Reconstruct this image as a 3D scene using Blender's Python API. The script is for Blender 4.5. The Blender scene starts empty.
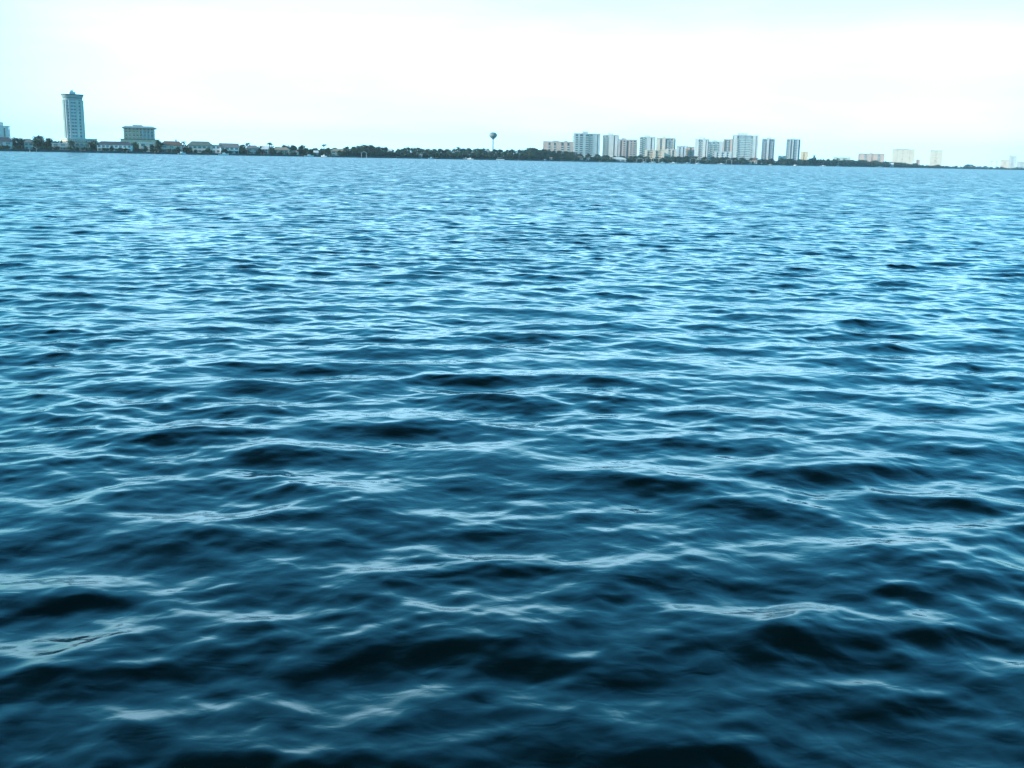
import bpy, math, random
import numpy as np
from mathutils import Vector, Matrix
random.seed(7); rng = np.random.default_rng(11)
S = bpy.context.scene; COL = S.collection; R = math.radians
# ------------------------------------------------------------------ camera
F = 1080.0; HC = 2.5
PITCH, ROLL = R(11.81), R(1.25)
Fw = Vector((0, math.cos(PITCH), -math.sin(PITCH))); U0 = Vector((0, math.sin(PITCH), math.cos(PITCH))); R0 = Vector((1, 0, 0))
Rv = R0*math.cos(ROLL) + U0*math.sin(ROLL); Uv = -R0*math.sin(ROLL) + U0*math.cos(ROLL)
cam = bpy.data.cameras.new('camera'); camo = bpy.data.objects.new('camera', cam); COL.objects.link(camo)
m = Matrix((Rv, Uv, -Fw)).transposed().to_4x4(); m.translation = (0, 0, HC); camo.matrix_world = m
cam.sensor_width = 36; cam.lens = 36*F/1024; cam.clip_start = 0.1; cam.clip_end = 30000
S.camera = camo
def ray(px, py): return (Rv*(px-512) - Uv*(py-384) + Fw*F).normalized()
def hor(px):                                   # image row of the horizon in a column
    return 384 - F*math.tan(PITCH)/math.cos(ROLL) + (px-512)*math.tan(ROLL)
SHX = [-400, 0, 110, 220, 340, 440, 560, 660, 760, 840, 920, 1024, 1400]
SHD = [v*1.2 for v in (640, 650, 680, 730, 830, 950, 1130, 1300, 1550, 1900, 2400, 3200, 3500)]
YBX = [0, 110, 220, 340, 440, 560, 660, 760, 840, 920, 1024]
YBY = [150.3, 151.5, 153.8, 155.7, 158.5, 160.9, 163.0, 164.8, 167.0, 168.3, 170.2]
def shore(px): return float(np.interp(px, SHX, SHD))
def adj(px): return hor(px) + F*HC/shore(px) - float(np.interp(px, YBX, YBY))
def xy(px, d, py=None):
    r = ray(px, hor(px) if py is None else py); k = d/math.hypot(r.x, r.y); return r.x*k, r.y*k
def zat(px, py, d):                            # world height seen in row py at distance d
    r = ray(px, py + adj(px)); return HC + d*r.z/math.hypot(r.x, r.y)
def mpp(px, d):                                # metres per pixel across
    x0, y0 = xy(px-.5, d); x1, y1 = xy(px+.5, d); return math.hypot(x1-x0, y1-y0)
def facing(px):                                # rotation about z that turns a front (-y) to the water
    x, y = xy(px, 1); return -math.atan2(x, y)
GZ = 1.1                                       # lawn level of the far shore

# ------------------------------------------------------------------ materials
def newmat(name):
    mt = bpy.data.materials.new(name); mt.use_nodes = True; nt = mt.node_tree
    return mt, nt, nt.nodes['Principled BSDF'], nt.links
def paint(name, c, rough=.7, var=.12, scale=.35):
    mt, nt, b, L = newmat(name)
    tc = nt.nodes.new('ShaderNodeTexCoord'); n = nt.nodes.new('ShaderNodeTexNoise'); n.inputs['Scale'].default_value = scale; n.inputs['Detail'].default_value = 4
    mp = nt.nodes.new('ShaderNodeMapping'); mp.inputs['Scale'].default_value = (1, 1, .35)
    L.new(tc.outputs['Object'], mp.inputs[0]); L.new(mp.outputs[0], n.inputs['Vector'])
    r = nt.nodes.new('ShaderNodeMapRange'); r.inputs[1].default_value = .3; r.inputs[2].default_value = .7; r.inputs[3].default_value = 1-var; r.inputs[4].default_value = 1+var
    L.new(n.outputs[0], r.inputs[0])
    mx = nt.nodes.new('ShaderNodeVectorMath'); mx.operation = 'SCALE'; mx.inputs[0].default_value = c
    L.new(r.outputs[0], mx.inputs['Scale']); L.new(mx.outputs[0], b.inputs['Base Color'])
    b.inputs['Roughness'].default_value = rough; return mt
def striped(name, wall, glass, floor=3.05, frac=.5):
    """storeys: a band of glass above a band of spandrel, by object height, with slim piers between the panes"""
    mt, nt, b, L = newmat(name)
    tc = nt.nodes.new('ShaderNodeTexCoord'); sp = nt.nodes.new('ShaderNodeSeparateXYZ'); L.new(tc.outputs['Object'], sp.inputs[0])
    def math_(op, a, v):
        q = nt.nodes.new('ShaderNodeMath'); q.operation = op; L.new(a, q.inputs[0])
        if isinstance(v, (int, float)): q.inputs[1].default_value = v
        else: L.new(v, q.inputs[1])
        return q.outputs[0]
    fz = math_('FRACT', math_('DIVIDE', sp.outputs[2], floor), 0)
    g = math_('LESS_THAN', fz, frac)
    s = math_('ADD', sp.outputs[0], sp.outputs[1])
    pane = math_('LESS_THAN', math_('FRACT', math_('DIVIDE', s, 2.4), 0), .82)
    g = math_('MULTIPLY', g, pane)
    wn = nt.nodes.new('ShaderNodeTexWhiteNoise'); wn.noise_dimensions = '2D'
    cx = nt.nodes.new('ShaderNodeCombineXYZ'); L.new(math_('FLOOR', math_('DIVIDE', s, 2.4), 0), cx.inputs[0]); L.new(math_('FLOOR', math_('DIVIDE', sp.outputs[2], floor), 0), cx.inputs[1])
    L.new(cx.outputs[0], wn.inputs['Vector'])
    gc = nt.nodes.new('ShaderNodeMix'); gc.data_type = 'RGBA'; gc.inputs[6].default_value = (*[v*.55 for v in glass], 1); gc.inputs[7].default_value = (*[min(1, v*1.7) for v in glass], 1)
    L.new(wn.outputs[0], gc.inputs[0])
    mx = nt.nodes.new('ShaderNodeMix'); mx.data_type = 'RGBA'; mx.inputs[6].default_value = (*wall, 1)
    L.new(g, mx.inputs[0]); L.new(gc.outputs[2], mx.inputs[7]); L.new(mx.outputs[2], b.inputs['Base Color'])
    rr = nt.nodes.new('ShaderNodeMapRange'); rr.inputs[3].default_value = .75; rr.inputs[4].default_value = .15; L.new(g, rr.inputs[0]); L.new(rr.outputs[0], b.inputs['Roughness'])
    return mt
def leafmat(name, c):
    mt, nt, b, L = newmat(name)
    oi = nt.nodes.new('ShaderNodeObjectInfo'); tc = nt.nodes.new('ShaderNodeTexCoord'); n = nt.nodes.new('ShaderNodeTexNoise'); n.inputs['Scale'].default_value = .8
    L.new(tc.outputs['Object'], n.inputs['Vector'])
    ad = nt.nodes.new('ShaderNodeMath'); ad.operation = 'ADD'; L.new(oi.outputs['Random'], ad.inputs[0]); L.new(n.outputs[0], ad.inputs[1])
    r = nt.nodes.new('ShaderNodeValToRGB'); r.color_ramp.elements[0].position = .25; r.color_ramp.elements[1].position = 1.0
    r.color_ramp.elements[0].color = (c[0]*.55, c[1]*.6, c[2]*.7, 1); r.color_ramp.elements[1].color = (c[0]*1.5, c[1]*1.35, c[2]*1.1, 1)
    h = nt.nodes.new('ShaderNodeMath'); h.operation = 'MULTIPLY'; h.inputs[1].default_value = .62; L.new(ad.outputs[0], h.inputs[0])
    L.new(h.outputs[0], r.inputs[0]); L.new(r.outputs[0], b.inputs['Base Color']); b.inputs['Roughness'].default_value = .6; b.inputs['Specular IOR Level'].default_value = .25
    return mt
M = dict(
 bright=paint('bright_white_stucco', (.80, .79, .76)), white=paint('white_paint', (.57, .575, .57)), cream=paint('cream_stucco', (.70, .58, .48)), tan=paint('tan_stucco', (.60, .44, .33)),
 pink=paint('pink_stucco', (.60, .42, .36)), grey=paint('grey_stucco', (.42, .44, .44)), bluegrey=paint('blue_grey_stucco', (.40, .46, .49)),
 palegreen=paint('pale_green_stucco', (.50, .56, .52)), teal=paint('teal_metal', (.30, .36, .36), .45), yellow=paint('yellow_stucco', (.74, .55, .36)),
 slab=paint('balcony_concrete', (.66, .67, .66)), dark_roof=paint('dark_slate_roof', (.075, .08, .09)), brown_roof=paint('brown_tile_roof', (.16, .10, .075), .8, .3, 1.2),
 green_roof=paint('grey_green_tile_roof', (.12, .15, .13), .8, .25, 1.2), grey_roof=paint('grey_shingle_roof', (.20, .20, .20), .8, .25, 1.2), tan_roof=paint('tan_tile_roof', (.30, .24, .18), .8, .25, 1.2),
 white_roof=paint('white_metal_roof', (.68, .70, .70), .4), concrete=paint('seawall_concrete', (.10, .10, .095), .85, .3, .6), wood=paint('grey_dock_wood', (.09, .08, .07), .85, .3, .8),
 bark=paint('bark', (.10, .08, .06), .9, .3, 2), steel=paint('steel_pole', (.36, .35, .34), .5), tank=paint('tank_paint', (.21, .245, .25), .4),
 gel=paint('white_gelcoat', (.75, .75, .75), .25, .04), bluegel=paint('blue_gelcoat', (.05, .10, .22), .25, .05), motor=paint('black_motor', (.03, .03, .035), .4))
gm, nt, b, L = newmat('window_glass'); b.inputs['Base Color'].default_value = (.15, .18, .195, 1); b.inputs['Roughness'].default_value = .12; M['glass'] = gm
M['leaf'] = leafmat('broadleaf_foliage', (.034, .062, .030)); M['leaf2'] = leafmat('mixed_foliage', (.05, .075, .042)); M['palm'] = leafmat('palm_fronds', (.055, .08, .042))
gr, nt, b, L = newmat('lawn'); n = nt.nodes.new('ShaderNodeTexNoise'); n.inputs['Scale'].default_value = .05; n.inputs['Detail'].default_value = 8
tc = nt.nodes.new('ShaderNodeTexCoord'); L.new(tc.outputs['Object'], n.inputs['Vector'])
cr = nt.nodes.new('ShaderNodeValToRGB'); cr.color_ramp.elements[0].color = (.04, .06, .025, 1); cr.color_ramp.elements[1].color = (.14, .14, .08, 1); cr.color_ramp.elements[0].position = .35; cr.color_ramp.elements[1].position = .7
L.new(n.outputs[0], cr.inputs[0]); L.new(cr.outputs[0], b.inputs['Base Color']); b.inputs['Roughness'].default_value = .9; M['lawn'] = gr

# ------------------------------------------------------------------ mesh helpers
class MB:
    def __init__(s): s.v = []; s.f = []
    def box(s, x0, x1, y0, y1, z0, z1):
        k = len(s.v); s.v += [(x, y, z) for z in (z0, z1) for x, y in ((x0, y0), (x1, y0), (x1, y1), (x0, y1))]
        s.f += [tuple(k+i for i in q) for q in ((3, 2, 1, 0), (4, 5, 6, 7), (0, 1, 5, 4), (1, 2, 6, 5), (2, 3, 7, 6), (3, 0, 4, 7))]; return s
    def loft(s, rings, cap=True):               # rings: lists of points of one length
        k = len(s.v); n = len(rings[0])
        for r in rings: s.v += [tuple(p) for p in r]
        for i in range(len(rings)-1):
            for j in range(n):
                s.f.append((k+i*n+j, k+i*n+(j+1) % n, k+(i+1)*n+(j+1) % n, k+(i+1)*n+j))
        if cap: s.f.append(tuple(k+j for j in reversed(range(n)))); s.f.append(tuple(k+(len(rings)-1)*n+j for j in range(n)))
        return s
    def lathe(s, prof, n=16, cx=0, cy=0):
        return s.loft([[(cx+r*math.cos(2*math.pi*j/n), cy+r*math.sin(2*math.pi*j/n), z) for j in range(n)] for r, z in prof])
    def tube(s, pts, rad, n=6):
        rings = []
        for i, p in enumerate(pts):
            p = Vector(p); t = (Vector(pts[min(i+1, len(pts)-1)])-Vector(pts[max(i-1, 0)])).normalized()
            a = t.orthogonal().normalized(); bb = t.cross(a); r = rad[i] if isinstance(rad, (list, tuple)) else rad
            rings.append([p+a*r*math.cos(2*math.pi*j/n)+bb*r*math.sin(2*math.pi*j/n) for j in range(n)])
        return s.loft(rings)
    def quad(s, *p):
        k = len(s.v); s.v += [tuple(q) for q in p]; s.f.append(tuple(range(k, k+len(p)))); return s
    def build(s, name, mat, parent=None, smooth=False, label=None):
        me = bpy.data.meshes.new(name); me.from_pydata(s.v, [], s.f); me.materials.append(M[mat] if isinstance(mat, str) else mat)
        if smooth: me.shade_smooth()
        me.update(); o = bpy.data.objects.new(name, me); COL.objects.link(o)
        if parent: o.parent = parent
        if label: o['label'] = label
        return o
def tag(o, label, cat, group=None):
    o['label'] = label; o['category'] = cat
    if group: o['group'] = group
    return o
def thing(name, label, cat, loc, rz=0, group=None):
    o = bpy.data.objects.new(name, None); COL.objects.link(o); o.empty_display_size = .5
    o.location = loc; o.rotation_euler = (0, 0, rz); return tag(o, label, cat, group)
def dup(root, loc, rz, sc, label, group):
    r = root.copy(); COL.objects.link(r); r.location = loc; r.rotation_euler = (0, 0, rz); r.scale = sc; tag(r, label, root['category'], group)
    for ch in list(root.children):
        c = ch.copy(); COL.objects.link(c); c.parent = r
        for g in ch.children:
            d = g.copy(); COL.objects.link(d); d.parent = c
    return r
def structure(o): o['kind'] = 'structure'; return o

# ------------------------------------------------------------------ water: one sheet of summed wind waves, finer near the pier
def build_water():
    rs = [0.5]
    while rs[-1] < 600: r = rs[-1]; rs.append(r + max(.007, (.0019 if r > 2.4 else .02)*r))
    while rs[-1] < 6000: rs.append(rs[-1]*1.02)
    rs = np.array(rs); fine = np.arange(-36, 36.01, .08); side = []
    a = 36.0; st = .15
    while a < 180: st *= 1.12; a += st; side.append(min(a, 180-.01))
    side = np.array(side); th = np.radians(np.concatenate([-side[::-1], fine, side]))
    nr, ntheta = len(rs), len(th)
    Rr, T = np.meshgrid(rs, th, indexing='ij')
    X = (Rr*np.sin(T)).astype(np.float64); Y = (Rr*np.cos(T)).astype(np.float64)
    dr = np.gradient(rs)
    Z = np.zeros_like(X); DX = np.zeros_like(X); DY = np.zeros_like(X)
    # gust patches: slow modulation of the short waves
    def patch(sc, seed):
        g = np.random.default_rng(seed); p = np.zeros_like(X)
        for i in range(9):
            k = 2*math.pi/(sc*g.uniform(.6, 1.8)); d = g.uniform(0, 2*math.pi); p += np.sin(k*(X*math.cos(d)+Y*math.sin(d))+g.uniform(0, 6.28))
        return p/3.0
    pat = np.clip(1+.22*patch(3.2, 3)+.17*patch(15, 5), .25, 1.9)
    main = math.radians(-96)                    # towards the viewer, a little to the left
    lost = np.zeros(nr); N = 190; lam = np.exp(np.linspace(math.log(.07), math.log(8.0), N))*rng.uniform(.96, 1.04, N)
    LP = 1.15
    for i in range(N):
        l = lam[i]; k = 2*math.pi/l
        # steepness spectrum, per log band
        s = max(math.exp(-1.1*(l/LP-1)), .16*(LP/l)**.3) if l > LP else (l/LP)**.33
        if l < .2: s *= (l/.2)**1.1
        slope = WS*s
        spread = .75 if l > .5 else 1.15
        d = main + rng.normal(0, spread); ph = rng.uniform(0, 2*math.pi)
        w = np.clip((l/dr-1.8)/1.8, 0, 1); lost += .65*slope**2/2*(1-w**2); nz = int((w > 0).sum())
        if nz == 0: continue
        kx, ky = k*math.cos(d), k*math.sin(d)
        # cross-range spacing of the grid also limits
        q = kx*X[:nz]+ky*Y[:nz]+ph
        A = slope/k*w[:nz, None]
        if l < .9: A = A*pat[:nz]
        c, s_ = np.cos(q), np.sin(q)
        Z[:nz] += A*s_
        Q = .85 if l > .5 else .5
        DX[:nz] += Q*A*math.cos(d)*c; DY[:nz] += Q*A*math.sin(d)*c
    X = X+DX; Y = Y+DY
    co = np.stack([X, Y, Z], -1).reshape(-1, 3); n0 = len(co)
    co = np.vstack([co, [[0, 0, 0]]]).astype(np.float32)
    idx = np.arange(n0).reshape(nr, ntheta)
    nxt = np.roll(idx, -1, axis=1)
    q = np.stack([idx[:-1], nxt[:-1], nxt[1:], idx[1:]], -1)
    q = q[..., ::-1].reshape(-1, 4)
    tri = np.stack([idx[0], np.full(ntheta, n0), nxt[0]], -1)
    tri = tri[:, ::-1]
    me = bpy.data.meshes.new('water'); me.vertices.add(len(co)); me.vertices.foreach_set('co', co.ravel())
    loops = np.concatenate([q.ravel(), tri.ravel()]).astype(np.int32); me.loops.add(len(loops)); me.loops.foreach_set('vertex_index', loops)
    starts = np.concatenate([np.arange(len(q))*4, len(q)*4+np.arange(len(tri))*3]).astype(np.int32)
    me.polygons.add(len(starts)); me.polygons.foreach_set('loop_start', starts)
    me.update(calc_edges=True); me.shade_smooth()
    # the slopes too fine for the mesh are given back as roughness of the surface
    rough = np.sqrt(np.sqrt(lost + 2*.006**2)); rough = np.append(np.repeat(rough, ntheta), rough[0]).astype(np.float32)
    at = me.attributes.new('fine_slope', 'FLOAT', 'POINT'); at.data.foreach_set('value', rough)
    print('WATER', nr, ntheta, 'rms z', Z[:nr//2].std(), 'slope', np.abs(np.gradient(Z[:, ntheta//2], rs)).mean())
    o = bpy.data.objects.new('water', me); COL.objects.link(o); structure(o)
    mt, nt, b, L = newmat('bay_water')
    b.inputs['Base Color'].default_value = (.0006, .0040, .0042, 1); an = nt.nodes.new('ShaderNodeAttribute'); an.attribute_name = 'fine_slope'; gp = nt.nodes.new('ShaderNodeNewGeometry'); gn = nt.nodes.new('ShaderNodeTexNoise'); gn.noise_dimensions = '2D'; gn.inputs['Scale'].default_value = 1; gn.inputs['Detail'].default_value = 4; gn.inputs['Roughness'].default_value = .6; gmp = nt.nodes.new('ShaderNodeMapping'); gmp.inputs['Rotation'].default_value = (0, 0, R(6)); gmp.inputs['Scale'].default_value = (.6, .16, 1); L.new(gp.outputs['Position'], gmp.inputs[0]); L.new(gmp.outputs[0], gn.inputs['Vector']); gq = nt.nodes.new('ShaderNodeMapRange'); gq.inputs[1].default_value = .3; gq.inputs[2].default_value = .7; gq.inputs[3].default_value = .6; gq.inputs[4].default_value = 1.35; L.new(gn.outputs[0], gq.inputs[0]); gm_ = nt.nodes.new('ShaderNodeMath'); gm_.operation = 'MULTIPLY'; L.new(an.outputs['Fac'], gm_.inputs[0]); L.new(gq.outputs[0], gm_.inputs[1]); L.new(gm_.outputs[0], b.inputs['Roughness']); b.inputs['IOR'].default_value = 1.333
    g = nt.nodes.new('ShaderNodeNewGeometry'); prev = None
    for sc, dist, det, rot, stretch in ((1.6, .07, 2, 12, .8), (6.5, .010, 2, -20, .8), (23, .0012, 2, 5, .9)):
        mp = nt.nodes.new('ShaderNodeMapping'); mp.inputs['Rotation'].default_value = (0, 0, R(rot)); mp.inputs['Scale'].default_value = (stretch, 1, 1); L.new(g.outputs['Position'], mp.inputs[0])
        n = nt.nodes.new('ShaderNodeTexNoise'); n.noise_dimensions = '2D'; n.inputs['Scale'].default_value = sc; n.inputs['Detail'].default_value = det; n.inputs['Distortion'].default_value = .4
        L.new(mp.outputs[0], n.inputs['Vector'])
        bp = nt.nodes.new('ShaderNodeBump'); bp.inputs['Strength'].default_value = 1; bp.inputs['Distance'].default_value = dist*BUMP; L.new(n.outputs[0], bp.inputs['Height'])
        if prev: L.new(prev.outputs[0], bp.inputs['Normal'])
        prev = bp
    L.new(prev.outputs[0], b.inputs['Normal'])
    me.materials.append(mt)
WS = .0205; BUMP = .35
build_water()

# ------------------------------------------------------------------ far shore land
def build_land():
    pts = [xy(px, shore(px)) for px in range(-400, 1401, 20)]
    back = [xy(px, shore(px)*1.12+900) for px in range(-400, 1401, 20)]
    mb = MB(); n = len(pts)
    top = [(x, y, GZ) for x, y in pts] + [(x, y, GZ+.3) for x, y in back]
    bot = [(x, y, -1.0) for x, y in pts] + [(x, y, -1.0) for x, y in back]
    mb.v = top+bot
    for i in range(n-1):
        mb.f += [(i, i+1, n+i+1, n+i), (2*n+i+1, 2*n+i, i, i+1)[::-1] if False else (2*n+i, 2*n+i+1, i+1, i), (n+i, n+i+1, 3*n+i+1, 3*n+i)]
    structure(mb.build('land', 'lawn'))
build_land()
def seawall(a, b, label, mat='concrete', h=1.25):
    px0 = a; x0, y0 = xy(a, shore(a)); o = thing('seawall', label, 'seawall', (x0, y0, 0))
    w, c = MB(), MB(); k = max(2, int((b-a)/10)); ps = [xy(a+(b-a)*i/k, shore(a+(b-a)*i/k)-.6) for i in range(k+1)]
    def strip(mb, t0, t1, z0, z1):
        rings = []
        for x, y in ps:
            r = math.hypot(x, y); ux, uy = x/r, y/r
            rings.append([(x+ux*t0-x0, y+uy*t0-y0, z0), (x+ux*t1-x0, y+uy*t1-y0, z0), (x+ux*t1-x0, y+uy*t1-y0, z1), (x+ux*t0-x0, y+uy*t0-y0, z1)])
        mb.loft(rings)
    strip(w, 0, .55, -.9, h); strip(c, -.12, .67, h+.003, h+.16)
    w.build('wall_face', mat, o); c.build('cap', mat, o)
seawall(-60, 240, 'grey concrete seawall below the waterfront houses on the left')
seawall(240, 545, 'dark low seawall under the long treeline left of the high-rises', 'wood')
seawall(545, 765, 'grey concrete seawall in front of the cluster of high-rises')
seawall(765, 1080, 'low pale seawall far off on the right beyond the twin towers')

# ------------------------------------------------------------------ houses
def hip(mb, x0, x1, y0, y1, z0, z1, ridge=.5, over=.6, axis='x'):
    x0 -= over; x1 += over; y0 -= over; y1 += over; W, D = x1-x0, y1-y0; cy = (y0+y1)/2; k = min(W*.48, D*.5)*(1-ridge)+.01
    if W < D*.7: k = W*.3
    t = .18
    mb.loft([[(x0, y0, z0), (x1, y0, z0), (x1, y1, z0), (x0, y1, z0)], [(x0, y0, z0+t), (x1, y0, z0+t), (x1, y1, z0+t), (x0, y1, z0+t)],
             [(x0+k, cy-.1, z1), (x1-k, cy-.1, z1), (x1-k, cy+.1, z1), (x0+k, cy+.1, z1)]])
def house(a, b, top, d, wall, roof, style, label, storeys=2, base=None, wins=None, chimney=False, depth=11, extra=None, name='waterfront_house', porch=False):
    px = (a+b)/2; x, y = xy(px, d); W = (b-a)*mpp(px, d); zt = zat(px, top, d)-GZ; zt = max(zt, 3.4)
    o = thing(name, label, 'house', (x, y, GZ), facing(px)+random.uniform(-.12, .12))
    rh = {'hip': .36, 'gable': .38, 'flat': .07}[style]*zt; ze = zt-rh; hw = W/2
    w = MB().box(-hw, hw, 0, depth, 0, ze)
    if style == 'gable': w.loft([[(-hw, 0, ze), (-hw, depth, ze), (-hw, depth/2, zt-.25)], [(hw, 0, ze), (hw, depth, ze), (hw, depth/2, zt-.25)]])
    w.build('wall', wall, o)
    r = MB()
    if style == 'hip': hip(r, -hw, hw, 0, depth, ze+.003, zt)
    elif style == 'gable':
        for s in (0, 1):
            yo = -.7 if s == 0 else depth+.7; r.loft([[(sx*(hw+.5), yo, ze-.1), (sx*(hw+.5), depth/2, zt), (sx*(hw+.5), depth/2, zt-.22), (sx*(hw+.5), yo, ze-.32)] for sx in (-1, 1)])
    else: r.box(-hw-.35, hw+.35, -.35, depth+.35, ze+.003, zt)
    ro = r.build('roof', roof, o)
    if chimney: MB().box(hw*.35, hw*.35+1.1, depth*.45, depth*.45+1, ze+.5, zt+1.1).box(hw*.35-.12, hw*.35+1.22, depth*.45-.12, depth*.45+1.12, zt+1.103, zt+1.3).build('chimney', 'grey', ro)
    fh = ze/storeys; nw = wins or max(2, int(W/4.2)); dk = random.randrange(nw)
    for s in range(storeys):
        for i in range(nw):
            cx = -hw+W*(i+.5)/nw; ww = min(W/nw*.58, 2.6)/2
            if s == 0 and i == dk:
                do = MB().box(cx-ww, cx+ww, -.06, .04, .05, fh*.78).build('door', 'glass', o); MB().box(cx-.05, cx+.05, -.12, -.063, .9, 1.2).build('handle', 'steel', do); continue
            z0 = s*fh+fh*.28; z1 = s*fh+fh*.80
            fr = MB().box(cx-ww-.12, cx+ww+.12, -.05, .03, z0-.12, z1+.12).build('window', 'white', o)
            MB().box(cx-ww, cx-.04, -.09, -.053, z0, z1).box(cx+.04, cx+ww, -.09, -.053, z0, z1).build('pane', 'glass', fr)
    if porch:
        p = MB().box(-hw*.9, hw*.9, -3.0, -.1, fh-.22, fh).build('balcony', 'slab', o); n = max(3, int(W/4))
        for i in range(n):
            cx = -hw*.87+1.74*hw*i/(n-1); MB().box(cx-.16, cx+.16, -2.95, -2.63, 0, fh-.223).build('post', 'white', p)
        rl = MB(); rl.box(-hw*.9, hw*.9, -2.98, -2.92, fh+.95, fh+1.03)
        for i in range(int(W)): cx = -hw*.89+1.78*hw*i/max(1, int(W)-1); rl.box(cx-.03, cx+.03, -2.98, -2.92, fh+.003, fh+.947)
        rl.build('railing', 'white', p)
    return o
sh = shore
house(-3, 12, 137, sh(5)+18, 'grey', 'dark_roof', 'hip', 'grey house with dark roof cut by the left edge of the view', porch=True)
house(24.5, 33, 138.3, sh(29)+45, 'palegreen', 'grey_roof', 'hip', 'pale house with grey roof showing between trees left of the round tower')
house(52, 74.5, 142.3, sh(63)+16, 'pink', 'white_roof', 'flat', 'long low pinkish house with white flat roof left of the tower', storeys=2, porch=True)
house(75.5, 88.5, 141.2, sh(82)+20, 'tan', 'tan_roof', 'flat', 'square tan block house at the foot of the round tower', storeys=2, wins=3)
house(97, 131.5, 140.2, sh(114)+22, 'bright', 'dark_roof', 'hip', 'wide white house with long dark slate roof between tower and hotel', storeys=2, wins=8, porch=True)
house(139, 156, 141.4, sh(147)+34, 'cream', 'white_roof', 'flat', 'cream flat-roofed house in front of the hotel', storeys=2)
house(161, 182.5, 140.0, sh(171)+18, 'tan', 'brown_roof', 'hip', 'tan house with brown hipped tile roof right of the hotel', storeys=2, chimney=True, porch=True)
house(188, 211.5, 140.2, sh(200)+20, 'cream', 'green_roof', 'hip', 'cream house with grey-green hipped roof beside a palm', storeys=2, wins=5)
house(211.5, 220.5, 143.8, sh(216)+30, 'bright', 'grey_roof', 'flat', 'small white house with flat grey roof next to green-roofed house', storeys=2)
house(220.5, 239, 142.2, sh(230)+17, 'bright', 'grey_roof', 'gable', 'bright white two-storey house with porch and grey gable', storeys=2, porch=True, wins=4)
house(246.5, 259, 144.2, sh(252)+22, 'grey', 'grey_roof', 'hip', 'grey house with grey hipped roof right of white porch house')
house(262, 268, 144.5, sh(265)+40, 'white', 'white_roof', 'gable', 'narrow white gabled house behind trees by the tall palm')
house(273, 289, 146.0, sh(281)+24, 'tan', 'tan_roof', 'hip', 'tan house with wide tan roof right of the tall palm', storeys=2)
house(289, 298, 149.3, sh(294)+14, 'cream', 'tan_roof', 'hip', 'low cream cottage under the trees right of tan house', storeys=1)
house(314, 318, 149.3, sh(316)+12, 'white', 'white_roof', 'gable', 'tiny white cottage left of the lone palm', storeys=1, depth=6)
house(331, 345.5, 147.4, sh(338)+20, 'cream', 'tan_roof', 'hip', 'cream house with pale roof where the dense trees begin', storeys=2)
house(388, 391.5, 148.2, sh(390)+40, 'white', 'white_roof', 'gable', 'white house gable peeking through a gap in the treeline', storeys=2, depth=8)
house(414, 422, 153.2, sh(418)+10, 'white', 'grey_roof', 'gable', 'low white house at the water under the dense treeline', storeys=1, depth=7)
house(485.6, 490, 148.2, sh(488)+60, 'white', 'grey_roof', 'hip', 'white house top rising out of trees beside the water tower', storeys=3, depth=8)
house(546.5, 552, 156.8, sh(549)+8, 'cream', 'tan_roof', 'gable', 'small cream cottage at the water below the pink condominium', storeys=1, depth=8)
house(577, 582.5, 155.6, sh(580)+10, 'cream', 'brown_roof', 'hip', 'cream house with brown roof at the foot of the widest white high-rise', storeys=2)
house(583.5, 589, 157.5, sh(586)+10, 'white', 'grey_roof', 'gable', 'low white house right of the cream house below the high-rise', storeys=1)
house(752, 757, 157.8, sh(754)+12, 'tan', 'brown_roof', 'hip', 'tan house in trees below the big glass-fronted high-rise', storeys=1)
house(746, 751.5, 160.3, sh(749)+8, 'cream', 'tan_roof', 'gable', 'low cream house on the water below the big high-rise', storeys=1)
house(889, 893, 163.3, sh(890)+10, 'white', 'white_roof', 'gable', 'white waterside house far right below the cream block', storeys=1)

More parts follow.
